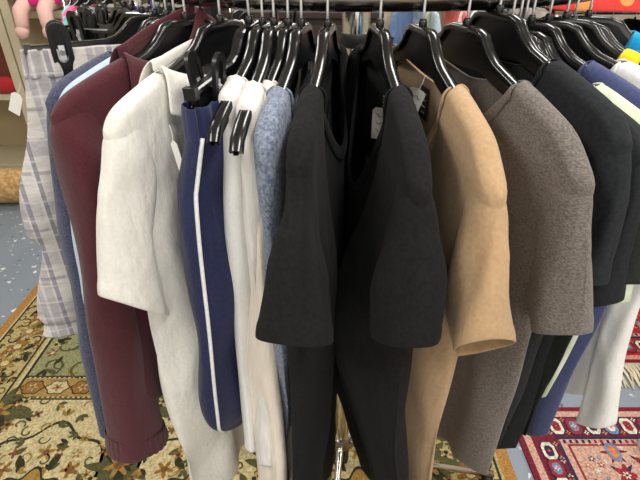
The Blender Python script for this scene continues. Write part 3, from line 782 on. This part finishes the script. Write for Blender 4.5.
pants('track_pants', 'navy track pants with a white side stripe, clipped by the waistband', 'track pants', -21.7, -15, 'navy tricot', 'navy rib',
      dict(O=[(.35, .20, -.21), (.7, .222, -.36), (.9, .240, -.50), (1, .222, -.545)], I=[(.35, .05, -.24), (.7, .10, -.43), (1, .155, -.60)], B=[(.2, .034), (.6, .036), (.85, .032), (1, .012)], wc=[(0, 0), (.2, -.012), (1, -.014)]),
      'black clip hanger of the navy track pants', 'white piping', 41, bb=.033, wu=.172, wz=-.072, tilt=5)

# white polo
r, S_polo = tee('polo_shirt', 'white polo shirt with a turned collar and hanging short sleeve', 'polo shirt', -27.3, -28, 'white pique', (.25, -.285), (.17, -.365),
    'black hanger of the white polo shirt', neck=False, seed=44, front=1, sw=.2, aw=.19, hw=.19, L=.74, hemslope=-.06, T=.03, nu=.085, nc=.03, nf=.03, nb=.0, noise=.02, sl=dict(b0=.02, b1=.03))
def polo_collar(S, root, mat):
    v = []; f = []; n = 40; kk = 6
    for side in (-1, 1):
        b = len(v)
        for i in range(n+1):
            q = (S.nc+(-1+2*i/n)*(S.nu*1.02))/S.sw; u0 = q*S.sw; vt = S.top(u0, side)
            p = S.pt(q, .002, side); rise = .016 if side != S.front else .012
            for j in range(kk+1):
                t = j/kk
                if t < .35: a = t/.35; z = vt*0+p[2]+rise*a; w = p[1]
                else: a = (t-.35)/.65; z = p[2]+rise-.05*a; w = p[1]+side*(.004+.017*a**.6)
                x = S.nc+(p[0]-S.nc)*(1+.3*max(0, t-.35)); v.append((x, w, z))
        for i in range(n):
            for j in range(kk): a = b+i*(kk+1)+j; f.append((a, a+1, a+kk+2, a+kk+1))
    o = mesh_obj('collar', v, f, mat, root); m = o.modifiers.new('thickness', 'SOLIDIFY'); m.thickness = .003; m.offset = 0
    m = o.modifiers.new('smooth', 'SUBSURF'); m.levels = 1; m.render_levels = 1
polo_collar(S_polo, r, M['white pique'])

# maroon sweatshirt, pale blue and navy heather tops, plaid pants
r, S_mar = tee('sweatshirt', 'maroon fleece sweatshirt with a long sleeve ending in a ribbed cuff', 'sweatshirt', -35.3, -37, 'maroon fleece', (.258, -.635), (.165, -.665),
    'black hanger of the maroon sweatshirt', seed=51, front=1, sw=.2, aw=.2, hw=.2, L=.64, T=.035, nu=.06, nc=.04, nf=.03, nb=.0, neck=False,
    sl=dict(b0=.03, b1=.035, rows=44, cuff=(.93, 'maroon fleece'), mid=[(.3, .205, -.22), (.65, .23, -.42)]))
polo_collar(S_mar, r, M['maroon fleece'])
tee('long_sleeve_top', 'pale blue top, a thin strip left of the maroon sweatshirt', 'top', -38.2, -42, 'pale blue jersey', (.22, -.55), (.15, -.57),
    'black hanger of the pale blue top', seed=53, front=1, sw=0.175, aw=.18, hw=.18, L=.60, T=.02, nu=.08, sl=dict(b0=.015, b1=.02, rows=36))
tee('long_sleeve_top', 'navy heather top, a thin strip between plaid pants and pale blue top', 'top', -40.6, -46, 'navy heather', (.24, -.67), (.165, -.69),
    'black hanger of the navy heather top', seed=55, front=1, sw=0.175, aw=.18, hw=.18, L=.62, T=.02, nu=.085, sl=dict(b0=.018, b1=.025, rows=40))
pl = pants('plaid_pants', 'light grey plaid pyjama pants with gathered cuffs, clipped at far left', 'pants', -44.5, -62, 'plaid', 'plaid',
      dict(O=[(.35, .2, -.18), (.58, .23, -.285), (.64, .232, -.32), (.67, .222, -.33), (.92, .258, -.465), (.95, .252, -.475), (1, .26, -.497)],
           I=[(.35, .05, -.185), (.58, .06, -.29), (.64, .06, -.325), (.67, .08, -.335), (.92, .13, -.475), (.95, .14, -.485), (1, .135, -.51)], B=[(.2, .018), (.58, .026), (.64, .024), (.67, .018), (.92, .022), (.95, .016), (1, .02)]),
      'black clip hanger of the plaid pants', None, 61, wu=.17, wz=-.06)
for p, d, t in ((-50, -116, 'empty black clip hanger just behind the plaid pants'), (-56, -130, 'empty black clip hanger second behind the plaid pants'), (-63, -137, 'empty black clip hanger third behind the plaid pants'), (-72, -148, 'empty black clip hanger fourth behind the plaid pants'), (-84, -154, 'empty black clip hanger rearmost at the far left')):
    hanger(p, d, t, 'clip')

# ------------------------------------------------------------------ labels and price tags
def P_local(pos, dirn, p):
    a = R_(dirn-90); x, y, z = p; c = ring_pos(pos)
    return (c[0]+x*math.cos(a)-y*math.sin(a), c[1]+x*math.sin(a)+y*math.cos(a), c[2]+z)
def price_tag(label, pos, dirn, p, rz, w, h, tilt=0, ink=True):
    r = thing('price_tag', label, 'price tag', P_local(pos, dirn, p), R_(rz)); r.rotation_euler[1] = tilt
    m = MB(); m.prism([(-w/2, -h), (w/2, -h), (w/2, -.004), (w/2-.004, 0), (-w/2+.004, 0), (-w/2, -.004)], -.0003, .0003); m.build('card', M['tagw'], r)
    m = MB(); m.tube([(0, 0, -.003), (.001, .001, .008), (0, .002, .016)], .0004, 5); m.build('plastic_loop', M['tagw'], r)
    if ink:
        m = MB(); q = random.Random(int(w*1e5)); 
        for row in range(3):
            z = -h*(.25+.24*row); pts = []
            for i in range(7): pts.append((-w*.3+w*.6*i/6, -.0006, z+q.uniform(-.003, .003)))
            m.tube(pts, .00045, 4)
        m.build('handwriting', M['ink'], r)
    return r
def neck_label(root, S, mat, w, h, z0, text=True, u=0, side=None):
    side = -S.front if side is None else side
    p = S.pt(u/S.sw, .01, side); y = p[1]-side*.003
    m = MB(); m.box((u, y, p[2]+z0-h/2), (w, .0008, h)); o = m.build('neck_label', mat, root)
    if text:
        m = MB()
        for k in range(4): m.box((u+w*.02, y-side*.0006, p[2]+z0-h*(.2+.2*k)), (w*(.5-.06*(k % 2)), .0003, h*.05))
        m.build('print', M['tagw'], o)
neck_label(rt_tan, S_tan, M['label'], .028, .038, -.004)
neck_label(rt_black, S_black, M['washed black jersey'], .022, .02, -.01)

# ------------------------------------------------------------------ left shelving unit and what stands on it
def shelving(label, x0, x1, y):
    r = thing('shelving_unit', label, 'shelf', ((x0+x1)/2, y, 0)); w = x1-x0
    for sx in (-1, 1): MB().box((sx*(w/2-.03), 0, 1.0), (.06, .46, 2.0)).build('upright', M['cream'], r, bevel=.004)
    for z in (.09, .62, 1.15, 1.7): MB().box((0, 0, z), (w-.122, .44, .045)).build('shelf_board', M['cream'], r, bevel=.003)
    MB().box((0, .225, 1.0), (w-.122, .01, 1.96)).build('back_panel', M['creamback'], r)
    return r
shelving('cream shelving unit at the far left edge with red things on it', -3.2, -2.135, 2.62)
shelving('cream shelving unit that the pink plush doll sits on', -2.125, -1.36, 2.62)
# plush doll with a pink dress, legs hanging over the shelf edge
fab('hot pink fleece', (214, 34, 122), (226, 48, 136)); fab('pale pink plush', (232, 186, 176), (240, 198, 188)); fab('yellow yarn', (214, 178, 96), (224, 190, 110))
doll = thing('plush_doll', 'pale pink plush doll in a hot pink dress sitting on the cream shelf', 'plush doll', (-1.86, 2.47, 1.175))
MB().lathe([(.01, .0), (.085, .01), (.1, .05), (.085, .13), (.06, .19), (.035, .215), (.01, .22)], 20, 0, (0, 0, 0)).build('torso', M['pale pink plush'], doll, True)
MB().lathe([(.14, .02), (.152, .025), (.135, .07), (.1, .13), (.07, .2), (.05, .21)], 28, 0, (0, -.01, .015)).build('dress', M['hot pink fleece'], doll, True)
MB().lathe([(.01, .2), (.07, .215), (.1, .27), (.105, .32), (.085, .38), (.04, .41), (.005, .415)], 24).build('head', M['pale pink plush'], doll, True)
MB().lathe([(.09, .285), (.112, .32), (.1, .38), (.06, .418), (.01, .43)], 24, 0, (0, .015, 0)).build('hair', M['yellow yarn'], doll, True)
for sx in (-1, 1):
    MB().tube([(sx*.06, -.03, .04), (sx*.07, -.13, .045), (sx*.075, -.19, .01), (sx*.08, -.205, -.06), (sx*.085, -.21, -.1)], [.045, .045, .045, .04, .035], 14).build('leg', M['pale pink plush'], doll, True)
    MB().tube([(sx*.085, -.2, -.095), (sx*.087, -.225, -.115), (sx*.088, -.25, -.118)], [.038, .042, .03], 14).build('foot', M['pale pink plush'], doll, True)
    MB().tube([(sx*.06, 0, .19), (sx*.13, -.03, .15), (sx*.17, -.07, .1), (sx*.18, -.09, .07)], [.032, .032, .028, .026], 12).build('arm', M['pale pink plush'], doll, True)
    MB().lathe([(.001, 0), (.009, .003), (.009, .008), (.001, .011)], 10, 0, (sx*.035, -.102, .31)).build('eye', M['ink'], doll, True)
# things in the left bay
fab('rust brown cloth', (92, 44, 34), (110, 54, 40)); fab('red cloth', (176, 34, 40), (190, 44, 48)); fab('dark green cloth', (36, 62, 46), (44, 72, 54))
def cushion(name, label, cat, loc, d, mat, rz=0, tilt=0):
    v = []; f = []; n = 20; k = 12
    for j in range(k+1):
        a = -math.pi/2+math.pi*j/k
        for i in range(n):
            q = 2*math.pi*i/n; c, s_ = math.cos(q), math.sin(q); c = math.copysign(abs(c)**.5, c); s_ = math.copysign(abs(s_)**.5, s_)
            ca = math.cos(a)**.6; nz = 1+.12*noise.noise((c*2+loc[0]*7, s_*2, a*1.5))
            v.append((d[0]/2*c*ca*nz, d[1]/2*s_*ca*nz, d[2]/2*(1+math.sin(a))))
    for j in range(k):
        for i in range(n): f.append((j*n+i, j*n+(i+1) % n, (j+1)*n+(i+1) % n, (j+1)*n+i))
    o = mesh_obj(name, v, f, mat); o.location = loc; o.rotation_euler = (tilt, 0, rz); return tag(o, label, cat)
cushion('blanket', 'rust brown folded blanket on the shelf at the left edge', 'blanket', (-2.345, 2.55, .645), (.36, .36, .42), M['rust brown cloth'])
cushion('plush_toy', 'small red plush toy in front of the rust brown blanket', 'plush toy', (-2.27, 2.42, .645), (.16, .1, .13), M['red cloth'])
cushion('plush_toy', 'tiny dark green plush toy beside the red one', 'plush toy', (-2.42, 2.42, .645), (.1, .09, .1), M['dark green cloth'])
# carpet roll on the floor at the far left
m = MB(); m.tube([(-2.75, 1.98, .12), (-1.93, 2.02, .12)], .12, 24)
pts = []
for i in range(40): a = i*.5; q = .112*(1-i/44); pts.append((-1.928, 2.02+q*math.cos(a), .12+q*math.sin(a)))
m.tube(pts, .004, 6, 1)
tag(m.build('rolled_carpet', None, None, True, [mat_fabric('carpet roll wool', (168, 128, 76), (214, 176, 120), 40, bump=.6, wrinkle=0), mat_plain('carpet back', (120, 84, 44), .9)]), 'rolled tan carpet lying on the floor in front of the left shelf', 'carpet')

# ------------------------------------------------------------------ other racks behind
def straight_rack(label, x0, x1, y, z, rz=0):
    r = thing('clothes_rack', label, 'clothes rack', ((x0+x1)/2, y, 0), rz); w = x1-x0
    MB().tube([(-w/2, 0, z), (w/2, 0, z)], .0125, 14).build('rail', M['chrome'], r, True)
    for sx in (-1, 1):
        MB().tube([(sx*w/2, 0, .05), (sx*w/2, 0, z+.015)], .014, 14).build('post', M['chrome'], r, True)
        MB().tube([(sx*w/2, -.26, .05), (sx*w/2, .26, .05)], .014, 14).build('foot_bar', M['chrome'], r, True)
        for sy in (-1, 1): MB().lathe([(.012, .0), (.02, .004), (.02, .034), (.012, .05)], 14, 0, (sx*w/2, sy*.25, 0)).build('caster', M['wire'], r, True)
    return r
def rear(name, label, cat, loc, rz, mat, seed, hlabel, group, sleeves=True, kind='coat', L=.66):
    S = Surf(seed=seed, sw=.225, aw=.2, hw=.2, L=L, T=.022)
    r = thing(name, label, cat, loc, rz, group)
    body_part(S, M[mat], r, nu_=20, nv=16)
    if sleeves: sleeve_pair(S, M[mat], r, (.255, -.25), (.2, -.27), b1=.024, seed=seed, rows=12)
    hanger(0, 0, hlabel, kind, 'black hangers on the racks behind', free=(loc, rz))
    return r
fab('soft pink cotton', (222, 190, 190), (230, 200, 198)); fab('beige cotton', (196, 178, 150), (206, 188, 160)); fab('denim blue', (84, 112, 158), (98, 126, 170)); fab('mid grey jersey', (104, 102, 104), (118, 116, 117))
fab('sage cotton', (150, 158, 128), (160, 168, 138)); fab('coral cotton', (214, 92, 84), (222, 104, 94)); fab('wine cotton', (96, 26, 40), (106, 34, 48)); fab('aqua cotton', (110, 196, 200), (124, 206, 208)); fab('rose cotton', (222, 92, 140), (230, 106, 150)); fab('violet cotton', (84, 52, 140), (96, 62, 150))
gL = 'garments on the rack behind the left hangers'
straight_rack('chrome rack behind the left side of the round rack', -1.3, -.5, 1.55, 1.36)
for i, (x, mt, cn, c) in enumerate(((-1.24, 'aqua cotton', 'aqua', 't-shirt'), (-1.19, 'rose cotton', 'rose pink', 't-shirt'), (-0.91, 'violet cotton', 'violet', 't-shirt'), (-1.06, 'mid grey jersey', 'mid grey', 't-shirt'), (-0.99, 'white cotton', 'white', 't-shirt'),
                                    (-1.14, 'white knit', 'off-white knit', 't-shirt'), (-0.83, 'dark jersey', 'dark grey', 't-shirt'), (-0.75, 'black tee jersey', 'black', 't-shirt'), (-0.66, 'wine cotton', 'wine red', 't-shirt'), (-0.57, 'black tee jersey', 'jet black last', 't-shirt'))):
    rear('t_shirt', cn+' t-shirt on the rack behind the left hangers', c, (x, 1.5347, 1.36), R_(-90+[8, -6, 5, -9, 7, -5, 9, -7, 4, -8][i]), mt, 70+i, 'black hanger of the '+cn+' t-shirt on the rack behind the left hangers', gL)
gM = 'garments on the far middle rack'
straight_rack('chrome rack far behind the pole, hung with pale clothes', .05, 1.75, 3.1, 1.2)
for i, (x, mt, cn) in enumerate(((.12, 'mid grey jersey', 'grey'), (.24, 'charcoal jersey', 'charcoal'), (.36, 'white cotton', 'white'), (.48, 'beige cotton', 'beige'), (.6, 'denim blue', 'denim blue'), (.72, 'pale blue jersey', 'pale blue'), (.84, 'sage cotton', 'sage green'),
                                 (.96, 'coral cotton', 'coral'), (1.08, 'soft pink cotton', 'soft pink'), (1.2, 'white knit', 'off-white'), (1.34, 'mid grey jersey', 'mid grey rightmost but one'), (1.5, 'dark jersey', 'dark grey'), (1.64, 'cream knit', 'cream'))):
    rear('t_shirt', cn+' t-shirt on the far rack behind the pole', 't-shirt', (x, 3.0847, 1.2), R_(-90+[-38, 20, -30, -42, -35, 25, -34, 15, -30, -40, 10, -25, 12][i]), mt, 90+i, 'black hanger of the '+cn+' t-shirt on the far rack', gM)
gR = 'garments on the rack behind at the right'
straight_rack('chrome rack at the right behind the round rack, red cloth on top', .95, 2.6, 1.3, 1.275)
for i, (x, mt, cn) in enumerate(((1.03, 'charcoal jersey', 'charcoal'), (1.13, 'dark jersey', 'dark grey'), (1.21, 'wine cotton', 'wine red'), (1.31, 'soft pink cotton', 'soft pink'), (1.43, 'black tee jersey', 'black'), (1.55, 'white cotton', 'white'), (1.69, 'forest black jersey', 'greenish black'), (1.85, 'navy cotton', 'navy'))):
    rear('t_shirt', cn+' t-shirt on the rack behind at the right', 't-shirt', (x, 1.2847, 1.275), R_(-90+[10, -8, 6, 25, -10, 12, -6, 9][i]), mt, 110+i, 'black hanger of the '+cn+' t-shirt on the right rear rack', gR, L=.6)
# red patterned cloth draped over that rail
def mat_red():
    m = mat_fabric('red printed cloth', (206, 52, 48), (218, 66, 58)); nt = m.node_tree; N = nt.nodes; L = nt.links; p = N['Principled BSDF']
    tc = N.new('ShaderNodeTexCoord'); v = N.new('ShaderNodeTexVoronoi'); v.inputs['Scale'].default_value = 9; L.new(tc.outputs['Object'], v.inputs['Vector'])
    l = N.new('ShaderNodeMath'); l.operation = 'LESS_THAN'; l.inputs[1].default_value = .3; L.new(v.outputs['Distance'], l.inputs[0])
    old = p.inputs['Base Color'].links[0].from_socket; mx = N.new('ShaderNodeMix'); mx.data_type = 'RGBA'
    L.new(l.outputs[0], mx.inputs['Factor']); L.new(old, mx.inputs['A']); mx.inputs['B'].default_value = lin(226, 150, 84); L.new(mx.outputs['Result'], p.inputs['Base Color']); return m
def drape(q, t):
    a = -1+2*t; x = (q-.5)*.62; w = .028*math.sin(a*1.57) if abs(a) < .25 else math.copysign(.014+.02*abs(a), a)
    z = .02-.0*a*a if abs(a) < .12 else .02-(abs(a)-.12)*.09
    return (x, w*1.3+.006*math.sin(x*40)*abs(a), z+.055+.008*math.sin(x*23+a))
def pile(q, t):
    a = math.pi*t; x = (q-.5)*.66; r = 1+.12*noise.noise((x*9, a*1.5, 2))
    e = (1-abs(2*q-1)**4)**.4
    return (x, -.15*math.cos(a)*r*e, .1*math.sin(a)*r*e)
o = grid_part('folded_clothes', pile, 40, 16, mat_red(), None, thick=.004); o.location = (1.25, 1.3, 1.288)
tag(o, 'red printed cloth lying on top of the right rear rack', 'cloth')
# chest with a cream bag behind the rail
M['walnut'] = mat_plain('dark stained wood', (48, 34, 28), .5)
ch = thing('cabinet', 'dark wooden cabinet standing behind the round rack', 'cabinet', (-.16, 1.75, 0))
MB().box((0, 0, .64), (.74, .4, 1.16)).build('carcass', M['walnut'], ch, bevel=.004)
MB().box((0, 0, 1.235), (.8, .44, .03)).build('top', M['walnut'], ch, bevel=.004); MB().box((0, 0, .03), (.7, .36, .06)).build('plinth', M['walnut'], ch)
for sx in (-1, 1):
    d = MB().box((sx*.182, -.21, .64), (.355, .02, 1.1)).build('door', M['walnut'], ch, bevel=.003)
    MB().lathe([(.004, 0), (.004, .012), (.011, .018), (.011, .026), (.004, .03)], 12).build('knob', M['chrome'], d, True).matrix_local = __import__('mathutils').Matrix.Translation((sx*.03, -.22, .7)) @ __import__('mathutils').Matrix.Rotation(R_(90), 4, 'X')
# chrome foot of a neighbouring rack at the lower right edge
straight_rack('bare chrome rack at the right edge, only its foot in view', 1.06, 2.3, -.2, 1.3)

# price tags
price_tag('white handwritten price tag inside the neck of the right black t-shirt', -.2, 4, (-.02, .014, -.128), -25, .027, .042)
price_tag('white price tag beside the black neck label of the tan t-shirt', 6.6, 7.5, (.02, -.004, -.095), -30, .022, .035, .35)
price_tag('narrow white tag on the front of the white polo shirt', -27.3, -28, (.153, .044, -.126), -28, .009, .036, -.2, False)
price_tag('white paper tag hanging at the outer edge of the plaid pants', -44.5, -62, (.19, -.012, -.115), -10, .016, .03, .5, False)

# ------------------------------------------------------------------ lights
def area(name, loc, sx, sy, power, col=(1, .975, .94), rot=(0, 0, 0)):
    l = bpy.data.lights.new(name, 'AREA'); l.shape = 'RECTANGLE'; l.size = sx; l.size_y = sy; l.energy = power; l.color = col
    o = bpy.data.objects.new(name, l); COL.objects.link(o); o.location = loc; o.rotation_euler = rot; return o
for i, x in enumerate((-1.6, .6, 2.8)):
    for y in (-1.5, .6, 2.7, 4.8):
        area('ceiling_tube_light', (x, y, ZC-.03), .3, 1.2, 33 if y < 0 else 26)
# added window, unseen, behind the camera: its area light fills the garment fronts
m = MB()
for x in (-1.3, 0, 1.3): m.box((x, Y0+.02, 1.6), (.07, .06, 1.5))
for z in (.85, 1.6, 2.35): m.box((0, Y0+.02, z), (2.67, .06, .07))
struct('added_fill_window', m, mat_plain('added window frame paint', (220, 220, 216), .5))
area('added_front_fill', (0, Y0+.06, 1.6), 2.5, 1.4, 13, (.93, .97, 1), (R_(90), 0, 0))
w = bpy.data.worlds.new('world'); scene.world = w; w.use_nodes = True
w.node_tree.nodes['Background'].inputs[0].default_value = (1, .96, .9, 1); w.node_tree.nodes['Background'].inputs[1].default_value = .05

# ------------------------------------------------------------------ camera and view
cam = bpy.data.cameras.new('camera'); cam.sensor_width = 36; cam.lens = 27; cam.clip_start = .02
co = bpy.data.objects.new('camera', cam); COL.objects.link(co)
co.location = (-.07, -1.018, 1.5); co.rotation_euler = (R_(90-31), 0, 0); scene.camera = co
vs = scene.view_settings; vs.view_transform = 'Standard'; vs.look = 'None'; vs.gamma = 1; vs.use_curve_mapping = False; vs.exposure = 0
